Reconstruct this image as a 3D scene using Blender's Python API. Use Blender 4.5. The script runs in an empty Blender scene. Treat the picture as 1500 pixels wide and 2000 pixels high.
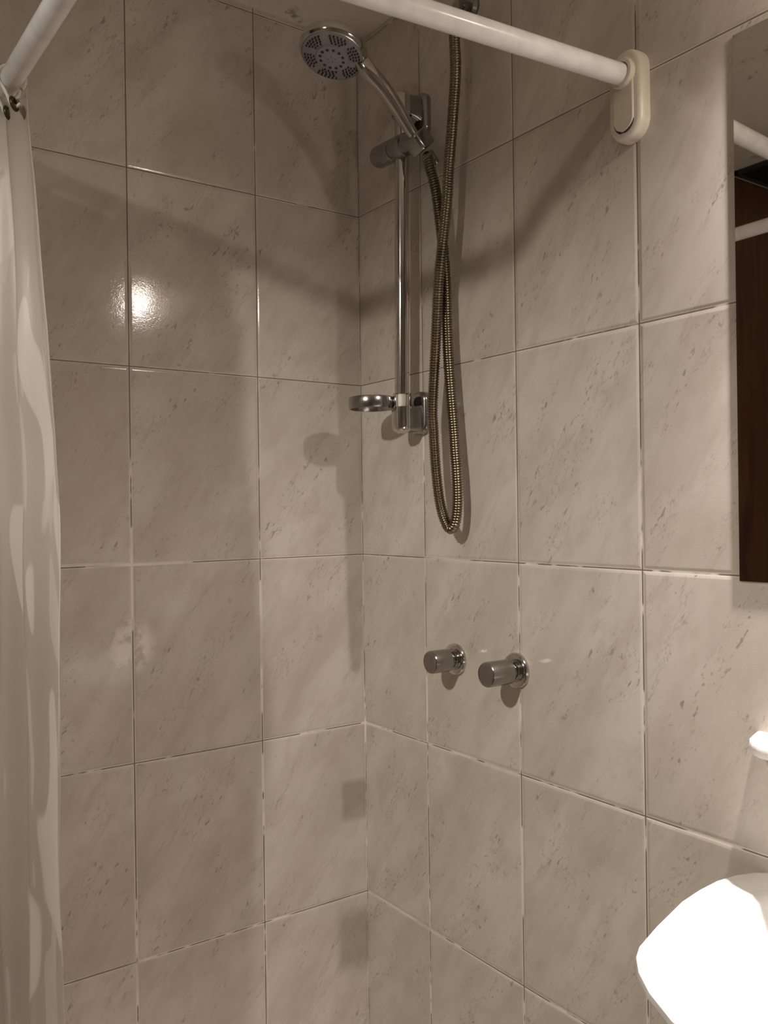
import bpy, bmesh, math, random
from mathutils import Vector, Matrix, noise

random.seed(4)
SC = bpy.context.scene
COL = SC.collection
PI = math.pi
V = Vector

# ------------------------------------------------------------------ camera
cam_d = bpy.data.cameras.new('camera')
cam = bpy.data.objects.new('camera', cam_d)
COL.objects.link(cam)
CR = V((0.81777884, -0.57537955, -0.01327187))
CU = V((0.01131843, -0.00697752, 0.9999116))
CF = V((0.575421291, 0.817856765, -0.000806324))
m = Matrix((CR, CU, -CF)).transposed().to_4x4()
m.translation = V((-1.02312866, -1.53161014, 1.28840541))
cam.matrix_world = m
cam_d.sensor_fit = 'VERTICAL'
cam_d.sensor_height = 24.0
cam_d.lens = 1728.864 * 24.0 / 2000.0
cam_d.clip_start = 0.02
SC.camera = cam

# ------------------------------------------------------------------ world, colour management
world = bpy.data.worlds.new('world')
SC.world = world
world.use_nodes = True
world.node_tree.nodes['Background'].inputs[0].default_value = (0.02, 0.017, 0.014, 1)
world.node_tree.nodes['Background'].inputs[1].default_value = 1.0
SC.view_settings.view_transform = 'Standard'
SC.view_settings.look = 'None'
SC.view_settings.gamma = 1.0
SC.view_settings.use_curve_mapping = False
SC.view_settings.exposure = -0.08

# ------------------------------------------------------------------ lights: two spot lamps of the room
L1 = V((-1.722, -0.952, 2.11))          # ceiling spot aimed into the shower
L1_AIM = V((-0.26, -0.22, 0.68))
L2 = V((-0.067, -1.13, 1.943))          # lamp over the mirror, shining down


def lamp(name, kind, loc, energy, color, radius, aim=None, size=90, blend=1.0):
    d = bpy.data.lights.new(name, kind)
    d.energy = energy
    d.color = color
    d.shadow_soft_size = radius
    o = bpy.data.objects.new(name, d)
    COL.objects.link(o)
    o.location = loc
    if kind == 'SPOT':
        d.spot_size = math.radians(size)
        d.spot_blend = blend
        o.rotation_euler = (V(aim) - V(loc)).to_track_quat('-Z', 'Y').to_euler()
    return o


WARM = (1.0, 0.93, 0.825)
WARM2 = (1.0, 0.90, 0.835)
lamp('ceiling_spot_light', 'SPOT', L1, 74, WARM, 0.03, L1_AIM, 74, 1.0)
lamp('mirror_lamp_spot', 'SPOT', L2 - V((0, 0, 0.012)), 84, WARM2, 0.018, L2 + V((-0.13, 0.03, -1.0)), 80, 1.0)
lamp('mirror_lamp_glow', 'SPOT', L2 - V((0, 0, 0.012)), 34, WARM2, 0.018, L2 + V((-0.05, 0.06, -1.0)), 162, 1.0)

# ------------------------------------------------------------------ materials
MATS = {}


class NT:
    """tiny node-tree helper"""

    def __init__(self, name):
        self.m = bpy.data.materials.new(name)
        self.m.use_nodes = True
        self.t = self.m.node_tree
        self.b = self.t.nodes['Principled BSDF']
        MATS[name] = self.m

    def n(self, kind, **kw):
        nd = self.t.nodes.new(kind)
        for k, v in kw.items():
            setattr(nd, k, v)
        return nd

    def put(self, sock, val):
        if hasattr(val, 'is_linked') or isinstance(val, bpy.types.NodeSocket):
            self.t.links.new(val, sock)
        else:
            sock.default_value = val

    def math(self, op, a, b=0.0, c=0.0, clamp=False):
        nd = self.n('ShaderNodeMath', operation=op, use_clamp=clamp)
        for i, v in enumerate((a, b, c)):
            self.put(nd.inputs[i], v)
        return nd.outputs[0]

    def vec(self, x, y, z):
        nd = self.n('ShaderNodeCombineXYZ')
        for i, v in enumerate((x, y, z)):
            self.put(nd.inputs[i], v)
        return nd.outputs[0]

    def vmath(self, op, a, b=(0, 0, 0)):
        nd = self.n('ShaderNodeVectorMath', operation=op)
        self.put(nd.inputs[0], a)
        self.put(nd.inputs[1], b)
        return nd.outputs[0]

    def noise(self, vec, scale, detail=2.0, rough=0.5):
        nd = self.n('ShaderNodeTexNoise')
        self.put(nd.inputs['Vector'], vec)
        nd.inputs['Scale'].default_value = scale
        nd.inputs['Detail'].default_value = detail
        nd.inputs['Roughness'].default_value = rough
        return nd.outputs[0]

    def ss(self, x, lo, hi, a=0.0, b=1.0):
        nd = self.n('ShaderNodeMapRange', interpolation_type='SMOOTHSTEP')
        self.put(nd.inputs[0], x)
        for i, v in enumerate((lo, hi, a, b)):
            self.put(nd.inputs[i + 1], v)
        return nd.outputs[0]

    def mix(self, f, a, b):
        nd = self.n('ShaderNodeMix', data_type='RGBA')
        self.put(nd.inputs[0], f)
        for s, v in ((nd.inputs[6], a), (nd.inputs[7], b)):
            self.put(s, v if not isinstance(v, tuple) else (v + (1,) if len(v) == 3 else v))
        return nd.outputs[2]

    def xyz(self):
        tc = self.n('ShaderNodeTexCoord')
        sp = self.n('ShaderNodeSeparateXYZ')
        self.t.links.new(tc.outputs['Object'], sp.inputs[0])
        return tc.outputs['Object'], sp.outputs

    def bump(self, h, dist, strength=1.0):
        nd = self.n('ShaderNodeBump')
        nd.inputs['Strength'].default_value = strength
        nd.inputs['Distance'].default_value = dist
        self.put(nd.inputs['Height'], h)
        return nd.outputs[0]

    def done(self, **kw):
        for k, v in kw.items():
            self.put(self.b.inputs[k.replace('_', ' ')], v if not (isinstance(v, tuple) and len(v) == 3) else v + (1,))
        return self.m


def simple(name, color, rough=0.5, metal=0.0, **kw):
    t = NT(name)
    co, s = t.xyz()
    n = t.noise(co, 35, 3)
    c = t.mix(t.ss(n, 0.3, 0.7), tuple(x * 0.93 for x in color), tuple(min(1, x * 1.05) for x in color))
    return t.done(Base_Color=c, Roughness=rough, Metallic=metal, **kw)


TW, TH = 0.2515, 0.35


def tile_material(name, left):
    t = NT(name)
    co, s = t.xyz()
    u = s[0] if left else t.math('MULTIPLY', s[1], -1.0)
    off = 0.2387 if left else -0.2106
    cu = t.math('DIVIDE', t.math('ADD', u, off), TW)
    cv = t.math('DIVIDE', t.math('ADD', s[2], -1.2), TH)
    iu, iv = t.math('FLOOR', cu), t.math('FLOOR', cv)
    fu, fv = t.math('FRACT', cu), t.math('FRACT', cv)
    du = t.math('MULTIPLY', t.math('SUBTRACT', 0.5, t.math('ABSOLUTE', t.math('SUBTRACT', fu, 0.5))), TW)
    dv = t.math('MULTIPLY', t.math('SUBTRACT', 0.5, t.math('ABSOLUTE', t.math('SUBTRACT', fv, 0.5))), TH)
    duc = t.math('MINIMUM', du, t.math('ABSOLUTE', u))
    d = t.math('MINIMUM', duc, dv)
    uv = t.vec(u, s[2], 3.1 if left else 9.7)
    # ---- per tile random offset of the marble print
    wn = t.n('ShaderNodeTexWhiteNoise', noise_dimensions='3D')
    t.put(wn.inputs['Vector'], t.vec(iu, iv, 1.0 if left else 5.0))
    rnd = wn.outputs['Color']
    uvt = t.vmath('ADD', uv, t.vmath('MULTIPLY', rnd, (7.0, 5.0, 3.0)))
    # ---- diagonal frame: 'a' runs along the veins (up to the right)
    rot = t.n('ShaderNodeVectorRotate', rotation_type='Z_AXIS')
    t.put(rot.inputs['Vector'], uvt)
    rot.inputs['Angle'].default_value = math.radians(-56)
    a = rot.outputs[0]
    cloud = t.noise(t.vmath('MULTIPLY', a, (2.6, 7.5, 1.0)), 1.0, 3.0, 0.55)
    mott = t.noise(t.vmath('MULTIPLY', a, (15.0, 27.0, 1.0)), 1.0, 4.0, 0.6)
    streak = t.noise(t.vmath('MULTIPLY', a, (6.0, 30.0, 1.0)), 1.0, 3.0, 0.6)
    spk = t.noise(t.vmath('MULTIPLY', a, (62.0, 135.0, 1.0)), 1.0, 2.0, 0.55)
    spk2 = t.noise(t.vmath('MULTIPLY', a, (105.0, 190.0, 1.0)), 1.0, 1.0, 0.5)
    msk = t.noise(t.vmath('MULTIPLY', a, (7.0, 27.0, 1.0)), 1.0, 2.5, 0.55)
    hair = t.noise(t.vmath('MULTIPLY', a, (5.0, 21.0, 1.0)), 1.0, 4.0, 0.65)
    base = t.mix(t.ss(cloud, 0.34, 0.66), (0.575, 0.520, 0.462), (0.675, 0.622, 0.562))
    base = t.mix(t.math('MULTIPLY', t.ss(mott, 0.42, 0.70), 0.34), base, (0.46, 0.395, 0.335))
    base = t.mix(t.math('MULTIPLY', t.ss(streak, 0.55, 0.75), 0.30), base, (0.44, 0.385, 0.335))
    vein = t.ss(t.math('ABSOLUTE', t.math('SUBTRACT', hair, 0.53)), 0.016, 0.002)
    vein = t.math('MULTIPLY', vein, t.ss(msk, 0.46, 0.60))
    base = t.mix(t.math('MULTIPLY', vein, 0.26), base, (0.33, 0.285, 0.245))
    sp = t.math('MULTIPLY', t.ss(spk, 0.60, 0.72), t.ss(msk, 0.51, 0.62))
    sp = t.math('MAXIMUM', sp, t.math('MULTIPLY', t.math('MULTIPLY', t.ss(spk2, 0.63, 0.76), t.ss(msk, 0.46, 0.6)), 0.55))
    base = t.mix(t.math('MULTIPLY', sp, 0.70), base, (0.26, 0.225, 0.19))
    if left:    # dried soap smear on the wall
        dist = t.n('ShaderNodeVectorMath', operation='LENGTH')
        t.put(dist.inputs[0], t.vmath('MULTIPLY', t.vmath('SUBTRACT', t.vec(s[0], 0.0, s[2]), (-0.4917, 0.0, 1.057)), (1.0, 0.0, 0.85)))
        sm = t.math('MULTIPLY', t.ss(dist.outputs['Value'], 0.052, 0.022),
                    t.ss(t.noise(uv, 38, 4.0, 0.6), 0.36, 0.56))
        base = t.mix(t.math('MULTIPLY', sm, 0.75), base, (0.90, 0.85, 0.80))
    # ---- grout: pale filler bands that come and go, thin dark cracks in between
    gl = t.noise(t.vec(t.math('MULTIPLY', u, 1.0), s[2], 0.7 if left else 4.2), 5.5, 3.0, 0.6)
    low = t.ss(s[2], 1.05, 1.6, 0.09, -0.06)
    pale_on = t.ss(t.math('ADD', gl, low), 0.47, 0.57)
    gd = t.noise(t.vec(u, s[2], 2.7 if left else 6.2), 9.0, 3.0, 0.7)
    dark_on = t.ss(t.math('SUBTRACT', gd, t.math('MULTIPLY', low, 0.75)), 0.39, 0.46)
    pale = t.math('MULTIPLY', t.ss(d, 0.0031, 0.0021), t.math('ADD', t.math('MULTIPLY', pale_on, 0.75), 0.25))
    dc = t.math('MINIMUM', t.math('MINIMUM', t.math('ABSOLUTE', t.math('SUBTRACT', du, 0.0002)), t.math('ABSOLUTE', u)), dv)
    dark = t.math('MULTIPLY', t.ss(dc, 0.0015, 0.0006), dark_on)
    c = t.mix(pale, base, (0.82, 0.76, 0.68))
    c = t.mix(t.math('MULTIPLY', dark, 0.85), c, (0.10, 0.07, 0.05))
    rough = t.mix(t.math('MAXIMUM', t.ss(d, 0.0024, 0.0018), dark), (0.085, 0.085, 0.085), (0.6, 0.6, 0.6))
    # ---- relief: rounded tile edges, slightly dimpled glaze
    hgt = t.math('MULTIPLY', t.ss(d, 0.0006, 0.0070), 0.32)
    hgt = t.math('ADD', hgt, t.math('MULTIPLY', t.noise(uv, 420, 2.0), 0.028))
    hgt = t.math('ADD', hgt, t.math('MULTIPLY', t.noise(uv, 95, 2.0), 0.035))
    nrm = t.bump(hgt, 0.0022, 1.0)
    return t.done(Base_Color=c, Roughness=rough, Normal=nrm, Specular_IOR_Level=0.5)


M_TL = tile_material('marble_tile_left', True)
M_TR = tile_material('marble_tile_right', False)
M_CHROME = simple('chrome', (0.62, 0.60, 0.58), 0.12, 1.0)
M_CHROME_D = simple('shaded_chrome', (0.36, 0.345, 0.33), 0.22, 1.0)  # darker chrome; reflections of a dark room are put into its colour
M_HOSE = simple('hose_metal', (0.27, 0.23, 0.17), 0.28, 1.0)
M_FACE = simple('grey_spray_plate', (0.33, 0.31, 0.33), 0.42)
M_NOZ = simple('dark_rubber', (0.035, 0.028, 0.028), 0.55)
M_BLACK = simple('black_recess', (0.010, 0.009, 0.008), 0.6)
M_WHITE = simple('white_enamel', (0.90, 0.88, 0.88), 0.22)
M_IVORY = simple('ivory_plastic', (0.76, 0.70, 0.58), 0.36)
M_PVC = simple('white_plastic', (0.80, 0.77, 0.66), 0.45)
M_CERAMIC = simple('white_ceramic', (0.90, 0.89, 0.87), 0.08)
M_GREY = simple('grey_underside', (0.62, 0.58, 0.55), 0.3)
M_DARKRING = simple('dark_brass', (0.10, 0.075, 0.04), 0.4, 0.8)
M_FLOOR = simple('floor_tile', (0.40, 0.34, 0.29), 0.3)
M_LAMP = simple('lamp_metal', (0.55, 0.52, 0.50), 0.3, 1.0)

t = NT('ceiling_paint')
co, s = t.xyz()
c = t.mix(t.ss(t.noise(co, 2.2, 4), 0.35, 0.7), (0.78, 0.73, 0.65), (0.88, 0.83, 0.75))
mould = t.math('MULTIPLY', t.ss(t.noise(co, 26, 3, 0.6), 0.58, 0.70), t.ss(t.noise(co, 5, 2), 0.46, 0.62))
c = t.mix(t.math('MULTIPLY', mould, 0.7), c, (0.17, 0.14, 0.08))
M_CEIL = t.done(Base_Color=c, Roughness=0.7)

t = NT('painted_wall')
co, s = t.xyz()
c = t.mix(t.noise(co, 3, 4), (0.42, 0.38, 0.33), (0.52, 0.47, 0.41))
M_PAINT = t.done(Base_Color=c, Roughness=0.6)

t = NT('dark_wood')
co, s = t.xyz()
g = t.noise(t.vmath('MULTIPLY', co, (38.0, 38.0, 2.2)), 1.0, 5, 0.6)
k = t.noise(t.vmath('MULTIPLY', co, (9.0, 9.0, 3.0)), 1.0, 3, 0.5)
c = t.mix(t.ss(g, 0.3, 0.7), (0.055, 0.020, 0.007), (0.115, 0.045, 0.014))
c = t.mix(t.ss(k, 0.56, 0.72), c, (0.035, 0.012, 0.004))
M_WOOD = t.done(Base_Color=c, Roughness=0.42)

t = NT('mirror_glass')
M_MIRROR = t.done(Base_Color=(0.80, 0.80, 0.77), Metallic=1.0, Roughness=0.015)
M_MEDGE = simple('mirror_edge', (0.16, 0.15, 0.13), 0.3)

t = NT('bulb_glow')
t.b.inputs['Emission Color'].default_value = (1.0, 0.86, 0.72, 1)
t.b.inputs['Emission Strength'].default_value = 140.0
M_BULB = t.done(Base_Color=(0.9, 0.88, 0.85), Roughness=0.3)

# curtain: cloudy plastic film with hard-edged pale streaks
t = NT('curtain_film')
co, s = t.xyz()
c = t.mix(t.ss(t.noise(t.vmath('MULTIPLY', co, (6.0, 6.0, 1.6)), 1.0, 3), 0.3, 0.7), (0.68, 0.63, 0.575), (0.77, 0.72, 0.66))
st = t.noise(t.vmath('MULTIPLY', co, (18.0, 26.0, 3.2)), 1.0, 1.0, 0.4)
st2 = t.noise(t.vmath('MULTIPLY', co, (40.0, 60.0, 5.0)), 1.0, 1.0, 0.4)
mk = t.math('MAXIMUM', t.ss(st, 0.585, 0.60), t.math('MULTIPLY', t.ss(st2, 0.62, 0.635), 0.6))
c = t.mix(t.math('MULTIPLY', mk, 0.75), c, (0.93, 0.90, 0.86))
tr = t.n('ShaderNodeBsdfTranslucent')
t.put(tr.inputs['Color'], c)
mx = t.n('ShaderNodeMixShader')
mx.inputs[0].default_value = 0.60
t.done(Base_Color=c, Roughness=0.38)
out = t.t.nodes['Material Output']
t.t.links.new(t.b.outputs[0], mx.inputs[1])
t.t.links.new(tr.outputs[0], mx.inputs[2])
t.t.links.new(mx.outputs[0], out.inputs['Surface'])
M_CURT = t.m


# ------------------------------------------------------------------ object helpers
def tag(o, label=None, cat=None, group=None, kind=None):
    if label: o['label'] = label
    if cat: o['category'] = cat
    if group: o['group'] = group
    if kind: o['kind'] = kind
    return o


def thing(name, loc, label, cat, group=None):
    o = bpy.data.objects.new(name, None)
    COL.objects.link(o)
    o.location = loc
    o.empty_display_size = 0.05
    o['base'] = list(loc)
    return tag(o, label, cat, group)


def world_of(o):
    p = V((0, 0, 0))
    while o is not None:
        p += V(o.location)
        o = o.parent
    return p


def obj(name, bm, mat, parent=None, smooth=True, ang=38, loc=None):
    """link a bmesh given in room coordinates; top-level ones get their origin at loc"""
    org = world_of(parent) if parent is not None else V(loc or (0, 0, 0))
    bmesh.ops.remove_doubles(bm, verts=bm.verts, dist=1e-6)
    bmesh.ops.recalc_face_normals(bm, faces=bm.faces)
    if org.length:
        bmesh.ops.translate(bm, verts=bm.verts, vec=-org)
    lim = math.radians(ang)
    for e in bm.edges:
        if len(e.link_faces) == 2:
            e.smooth = e.calc_face_angle(0) < lim
    for f in bm.faces:
        f.smooth = smooth
    me = bpy.data.meshes.new(name)
    bm.to_mesh(me)
    bm.free()
    me.materials.append(mat)
    o = bpy.data.objects.new(name, me)
    COL.objects.link(o)
    if parent is not None:
        o.parent = parent
    else:
        o.location = org
    return o


def frame(axis):
    z = V(axis).normalized()
    x = z.orthogonal().normalized()
    y = z.cross(x)
    return x, y, z


def lathe(bm, prof, org, axis, n=40, xdir=None):
    x, y, z = frame(axis)
    if xdir is not None:
        x = (V(xdir) - z * V(xdir).dot(z)).normalized()
        y = z.cross(x)
    org = V(org)
    rings = []
    for r, h in prof:
        if r < 1e-7:
            rings.append([bm.verts.new(org + z * h)])
        else:
            rings.append([bm.verts.new(org + z * h + (x * math.cos(2 * PI * i / n) + y * math.sin(2 * PI * i / n)) * r) for i in range(n)])
    for a, b in zip(rings, rings[1:]):
        for i in range(n):
            j = (i + 1) % n
            if len(a) == 1 and len(b) == 1: continue
            if len(a) == 1: bm.faces.new((a[0], b[j], b[i]))
            elif len(b) == 1: bm.faces.new((a[i], a[j], b[0]))
            else: bm.faces.new((a[i], a[j], b[j], b[i]))
    return bm


def cyl(bm, a, b, r, n=32, bev=0.0, r2=None):
    a, b = V(a), V(b)
    L = (b - a).length
    r2 = r if r2 is None else r2
    if bev:
        pr = [(0, 0), (r - bev, 0), (r - bev * 0.3, bev * 0.3), (r, bev), (r2, L - bev), (r2 - bev * 0.3, L - bev * 0.3), (r2 - bev, L), (0, L)]
    else:
        pr = [(0, 0), (r, 0), (r2, L), (0, L)]
    return lathe(bm, pr, a, b - a, n)


def spline(pts, per=10):
    """Catmull-Rom through the points"""
    P = [V(p) for p in pts]
    P = [P[0] * 2 - P[1]] + P + [P[-1] * 2 - P[-2]]
    out = []
    for i in range(1, len(P) - 2):
        p0, p1, p2, p3 = P[i - 1:i + 3]
        for k in range(per):
            q = k / per
            out.append(0.5 * ((2 * p1) + (p2 - p0) * q + (2 * p0 - 5 * p1 + 4 * p2 - p3) * q * q + (3 * p1 - p0 - 3 * p2 + p3) * q ** 3))
    out.append(P[-2].copy())
    return out


def sweep(bm, pts, rad, n=16, caps=True, flat=None):
    """tube along pts; rad = number or list; flat = optional list of (sx, sy) section scales"""
    pts = [V(p) for p in pts]
    k = len(pts)
    rad = [rad] * k if not isinstance(rad, (list, tuple)) else rad
    tan = [(pts[min(i + 1, k - 1)] - pts[max(i - 1, 0)]).normalized() for i in range(k)]
    x = tan[0].orthogonal().normalized()
    rings = []
    for i in range(k):
        x = (x - tan[i] * x.dot(tan[i])).normalized()
        y = tan[i].cross(x)
        sx, sy = flat[i] if flat else (1, 1)
        rings.append([bm.verts.new(pts[i] + (x * math.cos(2 * PI * j / n) * sx + y * math.sin(2 * PI * j / n) * sy) * rad[i]) for j in range(n)])
    for a, b in zip(rings, rings[1:]):
        for j in range(n):
            q = (j + 1) % n
            bm.faces.new((a[j], a[q], b[q], b[j]))
    if caps:
        bm.faces.new(list(reversed(rings[0])))
        bm.faces.new(rings[-1])
    return bm


def box(bm, lo, hi, bev=0.0, seg=3):
    vs = [bm.verts.new((x, y, z)) for x in (lo[0], hi[0]) for y in (lo[1], hi[1]) for z in (lo[2], hi[2])]
    F = [(0, 1, 3, 2), (4, 6, 7, 5), (0, 4, 5, 1), (2, 3, 7, 6), (0, 2, 6, 4), (1, 5, 7, 3)]
    fs = [bm.faces.new([vs[i] for i in f]) for f in F]
    if bev:
        es = list({e for f in fs for e in f.edges})
        bmesh.ops.bevel(bm, geom=es, offset=bev, segments=seg, affect='EDGES', profile=0.5)
    return bm


def loft(bm, rings, cap0=True, cap1=True):
    R = [[bm.verts.new(p) for p in ring] for ring in rings]
    n = len(R[0])
    for a, b in zip(R, R[1:]):
        for j in range(n):
            q = (j + 1) % n
            bm.faces.new((a[j], a[q], b[q], b[j]))
    if cap0: bm.faces.new(list(reversed(R[0])))
    if cap1: bm.faces.new(R[-1])
    return bm


def torus(bm, org, axis, R, r, n=40, k=12, arc=None):
    x, y, z = frame(axis)
    org = V(org)
    a0, a1 = arc or (0, 2 * PI)
    closed = arc is None
    cnt = n if closed else n + 1
    pts = [org + (x * math.cos(a0 + (a1 - a0) * i / n) + y * math.sin(a0 + (a1 - a0) * i / n)) * R for i in range(cnt)]
    if not closed:
        return sweep(bm, pts, r, k)
    rings = []
    for i in range(n):
        c = 2 * PI * i / n
        d = x * math.cos(c) + y * math.sin(c)
        rings.append([bm.verts.new(org + d * (R + r * math.cos(2 * PI * j / k)) + z * r * math.sin(2 * PI * j / k)) for j in range(k)])
    for i in range(n):
        a, b = rings[i], rings[(i + 1) % n]
        for j in range(k):
            q = (j + 1) % k
            bm.faces.new((a[j], a[q], b[q], b[j]))
    return bm


def stadium(w, h, k=16):
    """2-D outline: rounded slot, w across, h tall"""
    r = w / 2
    s = h / 2 - r
    return ([(r * math.cos(PI * i / k), s + r * math.sin(PI * i / k)) for i in range(k + 1)] +
            [(-r * math.cos(PI * i / k), -s - r * math.sin(PI * i / k)) for i in range(k + 1)])


def rrect(w, h, r, k=8):
    out = []
    for cx, cy, a0 in ((w / 2 - r, h / 2 - r, 0), (-w / 2 + r, h / 2 - r, PI / 2), (-w / 2 + r, -h / 2 + r, PI), (w / 2 - r, -h / 2 + r, 1.5 * PI)):
        out += [(cx + r * math.cos(a0 + PI / 2 * i / k), cy + r * math.sin(a0 + PI / 2 * i / k)) for i in range(k + 1)]
    return out


# ------------------------------------------------------------------ the setting
XW, YF, ZC = -2.3, -2.35, 2.26


def wall(name, lo, hi, mat):
    bm = bmesh.new()
    box(bm, lo, hi)
    return tag(obj(name, bm, mat, smooth=False), kind='structure')


wall('wall_left', (-0.84, 0.0, 0.0), (0.12, 0.12, ZC + 0.05), M_TL)
wall('wall_right', (0.0, YF - 0.12, 0.0), (0.12, 0.0, ZC + 0.05), M_TR)
wall('wall_rear', (XW - 0.12, YF - 0.12, 0.0), (XW, 0.12, ZC + 0.05), M_PAINT)
wall('wall_front', (XW, YF - 0.12, 0.0), (0.0, YF, ZC + 0.05), M_PAINT)
wall('wall_side', (XW, 0.0, 0.0), (-1.86, 0.12, ZC + 0.05), M_PAINT)
wall('ceiling', (XW - 0.12, YF - 0.12, ZC), (0.12, 0.12, ZC + 0.12), M_CEIL)
wall('floor', (XW - 0.12, YF - 0.12, -0.1), (0.12, 0.12, 0.0), M_FLOOR)

# timber door beside the shower, seen in the mirror
bm = bmesh.new()
box(bm, (-1.86, 0.0, 0.0), (-0.84, 0.05, ZC), 0.002, 1)
door = tag(obj('door_1', bm, M_WOOD, smooth=False), 'dark brown timber door reflected in the mirror', kind='structure')

# ------------------------------------------------------------------ curtain rail (white, L-shaped)
W1 = V((0.0, -0.7080, 1.9008))
ROD = V((-1.0, 0.0590, -0.0228))
BEND = W1 + ROD * 0.7316
SIDE = V((-0.0150, 1.0, 0.0))
END2 = BEND + SIDE * (-BEND.y)
RR = 0.0147
rail = thing('curtain_rail', BEND, 'white enamelled shower curtain rail bent round the shower corner', 'curtain rail')
rc = 0.055
bm = bmesh.new()
sweep(bm, [W1 + ROD * 0.012, W1 + ROD * 0.25, W1 + ROD * 0.5, BEND - ROD.normalized() * rc], RR, 32)
obj('cross_rod', bm, M_WHITE, rail)
bm = bmesh.new()
A0, A1 = BEND - ROD.normalized() * rc, BEND + SIDE.normalized() * rc
arc = [(A0 * (1 - q) ** 2 + BEND * 2 * q * (1 - q) + A1 * q * q) for q in [i / 14 for i in range(15)]]
sweep(bm, arc, RR * 1.08, 32)
obj('corner_bend', bm, M_WHITE, rail)
bm = bmesh.new()
sweep(bm, [A1, BEND + SIDE * 0.3, BEND + SIDE * 0.5, END2 - SIDE * 0.012], RR, 32)
obj('side_rod', bm, M_WHITE, rail)


def wall_bracket(org, out, across):
    """slot-shaped plastic plate with a rounded rim, a socket for the rod and a snap-on cover"""
    out, across = V(out), V(across)
    up = V((0, 0, 1))
    cen = V(org) + up * -0.029
    bm = bmesh.new()
    rings = []
    for w, h, d in ((0.059, 0.129, 0.0), (0.059, 0.129, 0.010), (0.0575, 0.1275, 0.0145), (0.0545, 0.1245, 0.0175), (0.050, 0.120, 0.0193), (0.044, 0.114, 0.020)):
        rings.append([cen + across * a + up * b + out * d for a, b in stadium(w, h)])
    loft(bm, rings)
    br = obj('wall_bracket', bm, M_IVORY, rail)
    bm = bmesh.new()
    rings = []
    for w, h, d in ((0.034, 0.104, 0.0195), (0.034, 0.104, 0.0215), (0.032, 0.102, 0.0225)):
        rings.append([cen + across * a + up * b + out * d for a, b in stadium(w, h)])
    loft(bm, rings)
    obj('bracket_cover', bm, M_IVORY, br)
    bm = bmesh.new()
    pts = [cen + across * (0.0172 * math.cos(q)) + up * (-0.0345 + 0.0178 * math.sin(q)) + out * 0.0202 for q in [PI * (1.0 + 0.86 * i / 14) + 0.2 for i in range(15)]]
    sweep(bm, pts, [0.0006 + 0.0013 * math.sin(PI * min(1, i / 9)) if i < 9 else 0.0019 * (1 - (i - 9) / 7) + 0.0004 for i in range(15)], 8)
    obj('cover_slit', bm, M_NOZ, br)
    bm = bmesh.new()
    lathe(bm, [(0.0205, 0.018), (0.0205, 0.026), (0.0195, 0.0285), (RR * 1.02, 0.0285), (RR * 1.02, 0.018)], V(org), out, 36)
    obj('rod_socket', bm, M_IVORY, br)
    return br


wall_bracket(W1, (-1, 0, 0), (0, 1, 0))
wall_bracket((END2.x, 0.0, END2.z), (0, -1, 0), (1, 0, 0))

# ------------------------------------------------------------------ shower curtain gathered by the left wall
EDGE = [(1.83, -0.722, -0.285), (1.776, -0.722, -0.297), (1.65, -0.708, -0.290), (1.54, -0.70, -0.298), (1.40, -0.692, -0.295), (1.293, -0.69, -0.298), (0.95, -0.69, -0.28), (0.617, -0.69, -0.277), (0.15, -0.69, -0.275)]


def edge_at(z):
    for (z0, x0, y0), (z1, x1, y1) in zip(EDGE, EDGE[1:]):
        if z1 <= z <= z0:
            q = (z0 - z) / (z0 - z1)
            return x0 + (x1 - x0) * q, y0 + (y1 - y0) * q
    return EDGE[0][1:] if z > EDGE[0][0] else EDGE[-1][1:]


curtain = thing('shower_curtain', (-0.74, -0.16, 0.2), 'cloudy off-white plastic shower curtain bunched by the left wall', 'shower curtain')
bm = bmesh.new()
NU, NV = 130, 110
ZT, ZB = 1.868, 0.18
grid = []
for j in range(NV + 1):
    z = ZT + (ZB - ZT) * j / NV
    row = []
    xe, ye = edge_at(z)
    q = (ZT - z) / (ZT - ZB)
    for i in range(NU + 1):
        s_ = i / NU
        amp = (0.010 + 0.012 * min(1, q * 4)) * (1 - 0.75 * s_ ** 3)
        ph = 2 * PI * 4.6 * s_ + 0.5 * math.sin(3 * q + 2 * s_)
        x = -0.742 + (xe + 0.742) * s_ ** 2.5 + amp * math.sin(ph) + 0.006 * noise.noise(V((s_ * 6, q * 7, 2.0)))
        y = -0.018 + s_ * (ye + 0.018) + 0.004 * math.sin(2 * ph) * (1 - s_) + 0.004 * noise.noise(V((s_ * 3, q * 9, 7.0)))
        dip = 0.004 * (0.5 - 0.5 * math.cos(2 * PI * 3 * s_)) * max(0, 1 - q * 8)
        row.append(bm.verts.new((x, y, z - dip)))
    grid.append(row)
for j in range(NV):
    for i in range(NU):
        bm.faces.new((grid[j][i], grid[j][i + 1], grid[j + 1][i + 1], grid[j + 1][i]))
sheet = obj('curtain_sheet', bm, M_CURT, curtain, ang=180)
md = sheet.modifiers.new('thickness', 'SOLIDIFY')
md.thickness = 0.0008
md.offset = 0
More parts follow.
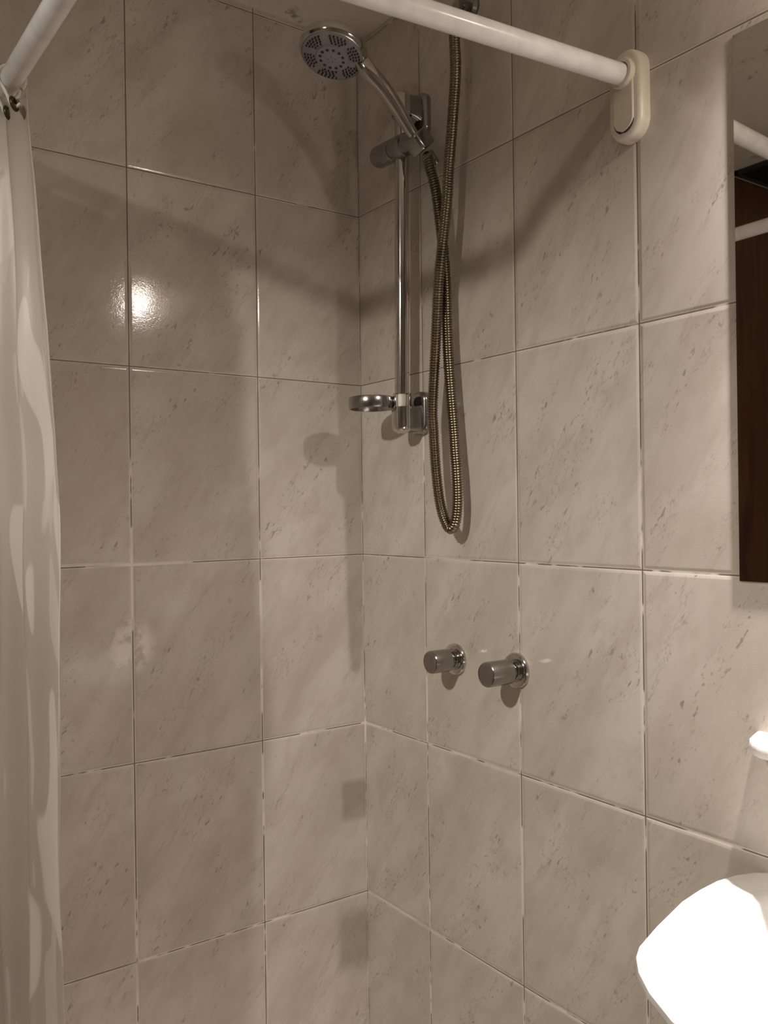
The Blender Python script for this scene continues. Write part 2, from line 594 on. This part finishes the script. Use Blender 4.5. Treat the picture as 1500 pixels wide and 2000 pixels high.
# hooks over the side rod and dark eyelets at the curtain's top edge
HOOKS = [(-0.228, 'white plastic curtain hook hanging on the side rod, dark eyelet below it'),
         (-0.262, 'white plastic curtain hook nearest the camera at the end of the bunched curtain')]
for k, (hy, lab) in enumerate(HOOKS):
    c = BEND + SIDE * (hy - BEND.y)
    h = thing('curtain_hook', c, lab, 'curtain hook', 'curtain hooks on the side rod')
    bm = bmesh.new()
    R_ = RR + 0.0028
    pts = [c + V((math.cos(q) * R_, 0.004 * math.sin(q * 0.5), math.sin(q) * R_)) for q in [math.radians(-50 + 12 * i) for i in range(24)]]
    pts += [c + V((-0.006, 0.001, -0.026)), c + V((-0.003, -0.002, -0.036)), c + V((0.003, -0.006, -0.041)), c + V((0.008, -0.009, -0.037))]
    sweep(bm, spline(pts, 3), 0.0024, 10)
    obj('hook_loop', bm, M_PVC, h)
    bm = bmesh.new()
    torus(bm, c + V((0.001, -0.004, -0.037)), (0.75, -0.6, 0.2), 0.0078, 0.0026, 28, 10)
    obj('eyelet', bm, M_DARKRING, curtain)

# ------------------------------------------------------------------ riser rail with brackets and slider
RX = -0.045


def ry(z):
    return -0.2043 + (-0.2144 + 0.2043) * (z - 1.5) / 0.45


riser = thing('shower_riser_rail', (RX, ry(1.44), 1.44), 'chrome riser rail fixed to the right-hand tiles', 'shower rail')
bm = bmesh.new()
cyl(bm, (RX, ry(1.506), 1.506), (RX, ry(2.03), 2.03), 0.0132, 40)
obj('rail_tube', bm, M_CHROME, riser)
bm = bmesh.new()
cyl(bm, (RX, ry(1.478), 1.478), (RX, ry(1.507), 1.507), 0.0112, 36)
obj('rail_sleeve', bm, M_PVC, riser)['label'] = 'white plastic sleeve at the foot of the rail'


def rail_bracket(z0, z1, down, yc):
    """wall plate, arm and a round cup closed at the outer end"""
    zc = (z0 + z1) / 2
    bm = bmesh.new()
    rings = []
    for g, d in ((0.0, 0.0), (0.0, 0.008), (-0.0015, 0.0115), (-0.005, 0.0135), (-0.009, 0.014)):
        rings.append([V((-d, yc - 0.004 + a, zc + b)) for a, b in rrect(0.050 + 2 * g, 0.080 + 2 * g, 0.017 + g)])
    loft(bm, rings)
    b = obj('rail_bracket', bm, M_CHROME_D, riser)
    s_ = -1 if down else 1
    ze = z0 if down else z1
    bm = bmesh.new()
    H = (z1 - z0) * 0.62
    prof = [(0.0, 0.0), (0.009, 0.0008), (0.0145, 0.003), (0.018, 0.0075), (0.0192, 0.0135), (0.0192, H), (0.0172, H + 0.001), (0.0140, H + 0.001), (0.0140, H - 0.012), (0.0, H - 0.012)]
    lathe(bm, prof, (RX, yc, ze), (0, 0, -s_), 40)
    obj('bracket_cup', bm, M_CHROME, b)
    bm = bmesh.new()
    # arm: tapering web between the cup and the plate
    rings = []
    for d, w, za, zb in ((0.010, 0.042, 0.004, H + 0.010), (0.024, 0.0385, 0.004, H + 0.003), (0.044, 0.0365, 0.005, H - 0.001)):
        lo, hi = (ze - s_ * za, ze - s_ * zb)
        lo, hi = min(lo, hi), max(lo, hi)
        rings.append([V((-d, yc + a, (lo + hi) / 2 + q)) for a, q in rrect(w, hi - lo, 0.008)])
    loft(bm, rings)
    obj('bracket_arm', bm, M_CHROME_D, b)
    bm = bmesh.new()
    lathe(bm, [(0.0, 0.004), (0.0085, 0.004), (0.0105, 0.0), (0.0105, -0.002), (0.0, -0.002)], (-0.0142, yc - 0.010, zc + (0.020 if down else -0.020)), (-1, 0, 0), 28)
    obj('shade_plug', bm, M_BLACK, b)  # black plug added for the shade in the bracket's open side


rail_bracket(1.433, 1.511, True, ry(1.47))
rail_bracket(1.99, 2.062, False, ry(2.02))

# sliding holder: clamp barrel across the rail, locking knob on its left, cradle on its right
slider_z = 1.957
bm = bmesh.new()
ax0, ax1 = V((-0.0532, -0.203, 1.9592)), V((-0.0565, -0.245, 1.955))
cyl(bm, ax0, ax1, 0.0205, 40, 0.002)
slider = obj('slider', bm, M_CHROME_D, riser)
bm = bmesh.new()
lathe(bm, [(0, 0.0), (0.0135, 0.0), (0.0185, 0.003), (0.0205, 0.009), (0.0205, 0.061), (0.0196, 0.063), (0, 0.063)], V((-0.0483, -0.1395, 1.9658)), ax1 - ax0, 40)
obj('locking_knob', bm, M_CHROME_D, slider)
bm = bmesh.new()
cyl(bm, ax0 + V((0, 0.0015, 0)), ax0 + V((0, -0.0008, 0)), 0.0188, 36)
obj('knob_gap', bm, M_BLACK, slider)

HB, HN, HH = V((-0.066, -0.284, 1.951)), V((-0.150, -0.2645, 2.0495)), V((-0.207, -0.2385, 2.083))
hd = (HN - HB).normalized()
# cradle: rounded block the handset's tail drops into, joined to the barrel
bm = bmesh.new()
hx_ = (V((0, 1, 0)) - hd * hd.y).normalized()
hy2 = hd.cross(hx_)
rings = []
for q, g in ((-0.026, 0.006), (-0.025, 0.002), (-0.022, 0.0), (0.000, 0.0), (0.003, 0.001), (0.005, 0.004)):
    rings.append([HB + hd * q + hx_ * a + hy2 * b for a, b in rrect(0.040 - g, 0.037 - g, 0.008)])
loft(bm, rings)
obj('cradle', bm, M_CHROME_D, slider)
bm = bmesh.new()
rings = []
c1 = HB - hd * 0.011
for q in (0.0, 0.5, 1.0):
    p = (ax1 + V((0, 0.004, 0))).lerp(c1, q * 0.7)
    rings.append([p + V((a, 0, b)) for a, b in rrect(0.034 - 0.004 * q, 0.036 - 0.006 * q, 0.010)])
loft(bm, rings)
obj('cradle_neck', bm, M_CHROME_D, slider)

# ------------------------------------------------------------------ hand shower
hand = thing('hand_shower', HB, 'chrome hand shower with round grey spray plate resting in the slider', 'shower head')
bm = bmesh.new()
HNRM = V((-0.29, -0.111, -0.953)).normalized()          # spray direction
pts = spline([HB - hd * 0.012, HB + hd * 0.02, HB + hd * 0.055 + V((0.003, 0, 0.003)), HB + hd * 0.095 + V((0.003, 0.0, 0.005)), HN + V((-0.002, 0.0, 0.003)), HN + (HH - HN) * 0.40 - HNRM * 0.020, HN + (HH - HN) * 0.70 - HNRM * 0.022], 6)
k = len(pts)
rad = []
for i in range(k):
    q = i / (k - 1)
    rad.append(0.0084 + 0.0056 * min(1, q / 0.42) + 0.0020 * max(0, q - 0.42) / 0.58)
sweep(bm, pts, rad, 28)
handle = obj('handle', bm, M_CHROME, hand, ang=60)
bm = bmesh.new()
lathe(bm, [(0.0, 0.0), (0.0090, 0.0), (0.0096, 0.001), (0.0096, 0.007), (0.0090, 0.008), (0.0, 0.008)], HB + hd * 0.004, hd, 28)
obj('swivel_nut', bm, M_CHROME_D, handle)
# head: domed back, thick bright rim, recessed plate
bm = bmesh.new()
HR = 0.060
lathe(bm, [(0.0, -0.0275), (0.020, -0.0268), (0.038, -0.0235), (0.051, -0.0170), (0.0582, -0.0085), (0.060, -0.001), (0.0597, 0.0025), (0.0585, 0.0055), (0.0565, 0.0085), (0.0548, 0.0105), (0.0540, 0.0108), (0.0532, 0.0095), (0.0, 0.0095)], HH, HNRM, 64)
shell = obj('head_shell', bm, M_CHROME, hand)
bm = bmesh.new()
lathe(bm, [(0.0, 0.0093), (0.0533, 0.0093), (0.0528, 0.0113), (0.0480, 0.0127), (0.0290, 0.0135), (0.0275, 0.0161), (0.0235, 0.0169), (0.0, 0.0169)], HH, HNRM, 64)
plate = obj('spray_plate', bm, M_FACE, hand)
plate['label'] = 'grey plastic spray plate dotted with nozzles'
hx, hy_, hz = frame(HNRM)
bm = bmesh.new()
for ring, (rr, cnt) in enumerate(((0.0325, 30), (0.0375, 36), (0.0425, 40), (0.0476, 45))):
    for i in range(cnt):
        a = 2 * PI * i / cnt
        if (a * 12 / (2 * PI)) % 2 < 0.42: continue
        p = HH + (hx * math.cos(a) + hy_ * math.sin(a)) * rr
        lathe(bm, [(0.0017, 0.0120), (0.0016, 0.0151), (0.0010, 0.0157), (0.0, 0.0157)], p, HNRM, 8)
obj('spray_nozzles', bm, M_NOZ, plate)
bm = bmesh.new()
for i in range(12):
    a = 2 * PI * (i + 0.3) / 12
    p = HH + (hx * math.cos(a) + hy_ * math.sin(a)) * 0.0205
    lathe(bm, [(0.0027, 0.0163), (0.0027, 0.0175), (0.0, 0.0175)], p, HNRM, 14)
for i in range(4):
    a = 2 * PI * i / 4
    p = HH + (hx * math.cos(a) + hy_ * math.sin(a)) * 0.006
    lathe(bm, [(0.0009, 0.0163), (0.0009, 0.0173), (0.0, 0.0173)], p, HNRM, 8)
obj('massage_jets', bm, M_NOZ, plate)

# ------------------------------------------------------------------ soap dish clipped round the rail foot
rail_p = V((RX, ry(1.492), 1.0))
DC = V((RX - 0.0415, ry(1.492) + 0.0405, 0.0))
dish = thing('soap_dish', (DC.x, DC.y, 1.482), 'round chrome soap dish clipped to the foot of the riser rail', 'soap dish')
bm = bmesh.new()
z0, z1 = 1.4795, 1.5015
lathe(bm, [(0.0, 0.009), (0.036, 0.009), (0.0385, 0.004), (0.0395, 0.0005), (0.0412, 0.0), (0.0425, 0.002), (0.0430, 0.011), (0.0425, 0.020), (0.0415, 0.022), (0.0400, 0.021), (0.0390, 0.013), (0.0, 0.012)], (DC.x, DC.y, z0), (0, 0, 1), 64)
body = obj('dish_ring', bm, M_CHROME_D, dish)
bm = bmesh.new()
# C-shaped clip, open toward the room
oa = math.atan2(-0.82, -0.57)
pts_o, pts_i = [], []
for i in range(33):
    a = oa + math.radians(42) + (2 * PI - math.radians(84)) * i / 32
    pts_o.append((math.cos(a) * 0.0172, math.sin(a) * 0.0172))
    pts_i.append((math.cos(a) * 0.0136, math.sin(a) * 0.0136))
out2 = pts_o + pts_i[::-1]
loft(bm, [[V((rail_p.x + a, rail_p.y + b, z)) for a, b in out2] for z in (1.4765, 1.5065)])
obj('rail_clip', bm, M_CHROME, dish)

# ------------------------------------------------------------------ hose
HA = [(-0.040, -0.372, 2.128), (-0.042, -0.366, 2.103), (-0.043, -0.369, 2.045), (-0.043, -0.363, 1.989), (-0.043, -0.355, 1.933), (-0.045, -0.349, 1.877), (-0.047, -0.345, 1.82),
      (-0.052, -0.331, 1.715), (-0.052, -0.324, 1.668), (-0.048, -0.310, 1.576), (-0.044, -0.300, 1.529), (-0.041, -0.2905, 1.469), (-0.040, -0.291, 1.432), (-0.039, -0.2955, 1.359),
      (-0.038, -0.304, 1.304), (-0.037, -0.317, 1.270), (-0.036, -0.331, 1.256), (-0.034, -0.3415, 1.268), (-0.032, -0.3455, 1.303), (-0.031, -0.3425, 1.356), (-0.030, -0.338, 1.392),
      (-0.029, -0.334, 1.428), (-0.029, -0.3285, 1.482), (-0.029, -0.3235, 1.536), (-0.029, -0.321, 1.572), (-0.029, -0.319, 1.62), (-0.030, -0.317, 1.717), (-0.037, -0.311, 1.816),
      (-0.044, -0.308, 1.866)]
HEND = HB - hd * 0.034
HA += [(-0.052, -0.299, 1.912), tuple(HEND - hd * 0.010 + V((0, -0.001, -0.002))), tuple(HEND)]
raw = spline(HA, 24)
# resample to an even pitch, four rings a rib
cum = [0.0]
for a, b in zip(raw, raw[1:]):
    cum.append(cum[-1] + (b - a).length)
PITCH = 0.0046
cnt = int(cum[-1] / PITCH * 4)
pts, rad, j = [], [], 0
for i in range(cnt + 1):
    d = cum[-1] * i / cnt
    while j < len(cum) - 2 and cum[j + 1] < d: j += 1
    q = (d - cum[j]) / max(1e-9, cum[j + 1] - cum[j])
    pts.append(raw[j].lerp(raw[j + 1], q))
    rad.append((0.0096, 0.0096, 0.0088, 0.0074)[i % 4])
hose = thing('shower_hose', (-0.04, -0.33, 1.25), 'looped brass-grey metal shower hose hanging beside the riser rail', 'shower hose')
bm = bmesh.new()
sweep(bm, pts, rad, 24)
obj('hose_tube', bm, M_HOSE, hose, ang=50)
bm = bmesh.new()
d0 = (pts[6] - pts[0]).normalized()
lathe(bm, [(0.0, -0.004), (0.0115, -0.004), (0.0118, 0.010), (0.0100, 0.016), (0.0, 0.016)], pts[0], d0, 24)
obj('hose_nut', bm, M_HOSE, hose)
bm = bmesh.new()
d1 = (pts[-1] - pts[-7]).normalized()
lathe(bm, [(0.0, -0.024), (0.0098, -0.024), (0.0112, -0.010), (0.0112, 0.001), (0.0, 0.001)], pts[-1], d1, 24)
obj('hose_end_cone', bm, M_CHROME_D, hose)

# ------------------------------------------------------------------ wall outlet for the hose
outl = thing('shower_outlet_elbow', (0.0, -0.352, 2.165), 'dark metal outlet elbow high on the right-hand wall above the rail', 'pipe elbow')
bm = bmesh.new()
lathe(bm, [(0, 0), (0.022, 0), (0.022, 0.004), (0.016, 0.009), (0.0, 0.009)], (0.0, -0.362, 2.163), (-1, 0, 0), 36)
obj('wall_flange', bm, M_CHROME_D, outl)
bm = bmesh.new()
sweep(bm, spline([(-0.006, -0.362, 2.163), (-0.022, -0.363, 2.163), (-0.034, -0.366, 2.157), (-0.039, -0.370, 2.145), (-0.040, -0.372, 2.130)], 8), 0.0088, 24)
obj('elbow_pipe', bm, M_CHROME_D, outl)

# ------------------------------------------------------------------ taps
def tap(y, z, ln, label, rf, rh):
    tp = thing('shower_tap', (0, y, z), label, 'tap', 'pair of shower taps')
    o = V((0, y, z))
    bm = bmesh.new()
    lathe(bm, [(0, 0), (rf, 0), (rf, 0.004), (rf - 0.0012, 0.0062), (rf - 0.004, 0.0074), (0.019, 0.0074), (0.0175, 0.006), (0, 0.006)], o, (-1, 0, 0), 56)
    obj('flange', bm, M_CHROME, tp)
    bm = bmesh.new()
    lathe(bm, [(0.0, 0.005), (0.0165, 0.005), (0.0165, 0.013), (0.0142, 0.014), (0.0142, 0.022), (0.0, 0.022)], o, (-1, 0, 0), 40)
    obj('spindle', bm, M_CHROME, tp)
    bm = bmesh.new()
    lathe(bm, [(0.0, 0.018), (rh - 0.0030, 0.018), (rh - 0.0004, 0.0205), (rh, 0.023), (rh, ln - 0.0035), (rh - 0.0009, ln - 0.0012), (rh - 0.0028, ln - 0.0002), (rh - 0.0038, ln - 0.0008), (rh - 0.0055, ln - 0.0008), (0.0, ln)], o, (-1, 0, 0), 56)
    obj('handle', bm, M_CHROME_D, tp)


tap(-0.2978, 1.0201, 0.061, 'left-hand chrome shower tap, the one nearer the corner', 0.0285, 0.0203)
tap(-0.4553, 1.0217, 0.070, 'right-hand chrome shower tap, on the grout line nearer the mirror', 0.0295, 0.0205)

# ------------------------------------------------------------------ mirror
my0, my1, mz0, mz1 = -0.8685, -1.395, 1.1935, 1.889


def mfront(y, z):
    return -0.0035


mir = thing('wall_mirror', (0, (my0 + my1) / 2, mz0), 'frameless rectangular mirror on the right-hand wall above the shelf', 'mirror')
bm = bmesh.new()
cor = [(my0, mz0), (my0, mz1), (my1, mz1), (my1, mz0)]
loft(bm, [[V((0.0, y, z)) for y, z in cor], [V((mfront(y, z) + 0.0004, y, z)) for y, z in cor]])
obj('mirror_backing', bm, M_MEDGE, mir, smooth=False)
bm = bmesh.new()
loft(bm, [[V((mfront(y, z) + 0.0004, y, z)) for y, z in cor], [V((mfront(y, z), y, z)) for y, z in cor]])
obj('mirror_pane', bm, M_MIRROR, mir, smooth=False)

# ------------------------------------------------------------------ shelf under the mirror
SY = -1.13
shelf = thing('bathroom_shelf', (0, SY, 1.0), 'small white ceramic shelf with a rounded end under the mirror', 'shelf')
half = [(0.0, 0.2425), (-0.012, 0.2390), (-0.039, 0.2290), (-0.052, 0.2205), (-0.061, 0.2110), (-0.068, 0.1980), (-0.071, 0.1700), (-0.074, 0.0800), (-0.0745, 0.0)]
outl_ = half + [(x, -y) for x, y in half[-2::-1]]
bm = bmesh.new()
rings = []
for g, z in ((0.006, 0.991), (0.001, 0.9925), (0.0, 0.995), (0.0, 1.002), (0.001, 1.0048), (0.004, 1.0060)):
    rings.append([V((min(0, x + g * (1 if x < -0.001 else 0)), SY + y * (1 - g / 0.24), z)) for x, y in outl_])
loft(bm, rings)
obj('shelf_slab', bm, M_CERAMIC, shelf)
for sy in (-0.12, 0.12):
    bm = bmesh.new()
    loft(bm, [[V((0, SY + sy + a, 0.965 + b)) for a, b in rrect(0.02, 0.05, 0.006)],
              [V((-0.02, SY + sy + a, 0.975 + b)) for a, b in rrect(0.018, 0.03, 0.006)],
              [V((-0.042, SY + sy + a, 0.987 + b)) for a, b in rrect(0.016, 0.01, 0.004)]])
    obj('shelf_bracket', bm, M_CERAMIC, shelf)

# ------------------------------------------------------------------ washbasin
BZ = 0.83
basin = thing('washbasin', (0, SY, 0.64), 'glossy white washbasin brightly lit at the lower right', 'washbasin')
bh = [(0.0, 0.232), (-0.012, 0.2425), (-0.035, 0.251), (-0.070, 0.255), (-0.110, 0.252), (-0.153, 0.245), (-0.228, 0.223), (-0.280, 0.205), (-0.300, 0.193), (-0.322, 0.172), (-0.344, 0.142), (-0.366, 0.100), (-0.378, 0.055), (-0.382, 0.0)]
bo = bh + [(x, -y) for x, y in bh[-2::-1]]
bcx = -0.17


def shrink(f, z, d=0.0, keep=True):
    """outline scaled toward the basin's middle; the wall edge stays on the wall"""
    out = []
    for x, y in bo:
        nx = bcx + (x - bcx) * f
        if keep: nx = min(0.0, nx) if x > -0.001 or nx > -0.0005 else nx
        if keep and x > -0.001: nx = 0.0
        out.append(V((nx + d, SY + y * f, z)))
    return out


bm = bmesh.new()
rings = [shrink(0.36, 0.64), shrink(0.50, 0.66), shrink(0.66, 0.72), shrink(0.80, 0.775), shrink(0.90, 0.803), shrink(0.965, 0.817), shrink(0.992, 0.8225), shrink(1.0, 0.826), shrink(0.992, 0.8305),
         shrink(0.965, 0.832), shrink(0.83, 0.829, -0.014, False), shrink(0.80, 0.822, -0.016, False), shrink(0.76, 0.79, -0.016, False), shrink(0.62, 0.73, -0.014, False), shrink(0.35, 0.70, -0.01, False), shrink(0.08, 0.695, 0, False)]
loft(bm, rings)
obj('basin_bowl', bm, M_CERAMIC, basin, ang=50)
bm = bmesh.new()
lathe(bm, [(0, 0), (0.021, 0), (0.021, 0.002), (0.017, 0.003), (0.0, 0.001)], (bcx, SY, 0.6955), (0, 0, 1), 32)
obj('drain', bm, M_CHROME, basin)

# ------------------------------------------------------------------ lamp over the mirror (above the frame) and ceiling spot
ml = thing('mirror_lamp', (0, L2.y, L2.z), 'small chrome wall lamp with a lit bulb above the mirror', 'lamp')
bm = bmesh.new()
lathe(bm, [(0, 0), (0.035, 0), (0.035, 0.008), (0.03, 0.012), (0, 0.012)], (0, L2.y, L2.z + 0.075), (-1, 0, 0), 36)
obj('back_plate', bm, M_LAMP, ml)
bm = bmesh.new()
sweep(bm, spline([(-0.01, L2.y, L2.z + 0.075), (-0.05, L2.y, L2.z + 0.08), (L2.x, L2.y, L2.z + 0.07), (L2.x, L2.y, L2.z + 0.045)], 6), 0.006, 16)
obj('arm', bm, M_LAMP, ml)
bm = bmesh.new()
lathe(bm, [(0, 0.050), (0.014, 0.048), (0.022, 0.040), (0.028, 0.026), (0.0265, 0.026), (0.021, 0.038), (0.0, 0.044)], L2, (0, 0, 1), 36)
obj('shade', bm, M_LAMP, ml)
bm = bmesh.new()
lathe(bm, [(0, 0.040)] + [(0.018 * math.sin(PI * i / 12), 0.010 + 0.018 * math.cos(PI * i / 12)) for i in range(2, 12)] + [(0, -0.008)], L2, (0, 0, 1), 32)
obj('bulb', bm, M_BULB, ml)

cs = thing('ceiling_spotlight', (L1.x, L1.y, ZC), 'metal ceiling spotlight turned toward the shower', 'lamp')
ad = (L1_AIM - L1).normalized()
bm = bmesh.new()
lathe(bm, [(0, 0), (0.05, 0), (0.05, 0.012), (0.044, 0.02), (0, 0.02)], (L1.x - 0.04, L1.y - 0.02, ZC), (0, 0, -1), 40)
obj('ceiling_rose', bm, M_LAMP, cs)
bm = bmesh.new()
cyl(bm, (L1.x - 0.04, L1.y - 0.02, ZC - 0.015), L1 - ad * 0.055 + V((0, 0, 0.025)), 0.007, 20)
obj('stem', bm, M_LAMP, cs)
bm = bmesh.new()
lathe(bm, [(0, -0.085), (0.022, -0.083), (0.030, -0.06), (0.040, -0.034), (0.038, -0.034), (0.028, -0.058), (0, -0.07)], L1, ad, 40)
obj('lamp_head', bm, M_LAMP, cs)
bm = bmesh.new()
lathe(bm, [(0, -0.069), (0.02, -0.062), (0.026, -0.050), (0.028, -0.040), (0.0, -0.0355)], L1, ad, 36)
obj('bulb', bm, M_BULB, cs)

# ------------------------------------------------------------------ black louvred vent in the ceiling, seen in the mirror
vent = thing('ceiling_vent', (-1.46, -0.085, ZC), 'black louvred ceiling vent reflected in the mirror', 'vent')
bm = bmesh.new()
vx0, vx1, vy0, vy1 = -1.62, -1.30, -0.155, -0.022
for lo, hi in (((vx0, vy0, ZC - 0.012), (vx1, vy0 + 0.012, ZC)), ((vx0, vy1 - 0.012, ZC - 0.012), (vx1, vy1, ZC)),
               ((vx0, vy0, ZC - 0.012), (vx0 + 0.012, vy1, ZC)), ((vx1 - 0.012, vy0, ZC - 0.012), (vx1, vy1, ZC))):
    box(bm, lo, hi)
obj('vent_frame', bm, M_NOZ, vent, smooth=False)
bm = bmesh.new()
for i in range(9):
    y = vy0 + 0.012 + (vy1 - vy0 - 0.024) * (i + 0.5) / 9
    box(bm, (vx0 + 0.01, y - 0.004, ZC - 0.010), (vx1 - 0.01, y + 0.003, ZC - 0.003))
obj('vent_slats', bm, M_BLACK, vent, smooth=False)
bm = bmesh.new()
box(bm, (vx0 + 0.01, vy0 + 0.01, ZC - 0.002), (vx1 - 0.01, vy1 - 0.01, ZC))
obj('vent_backing', bm, M_BLACK, vent, smooth=False)
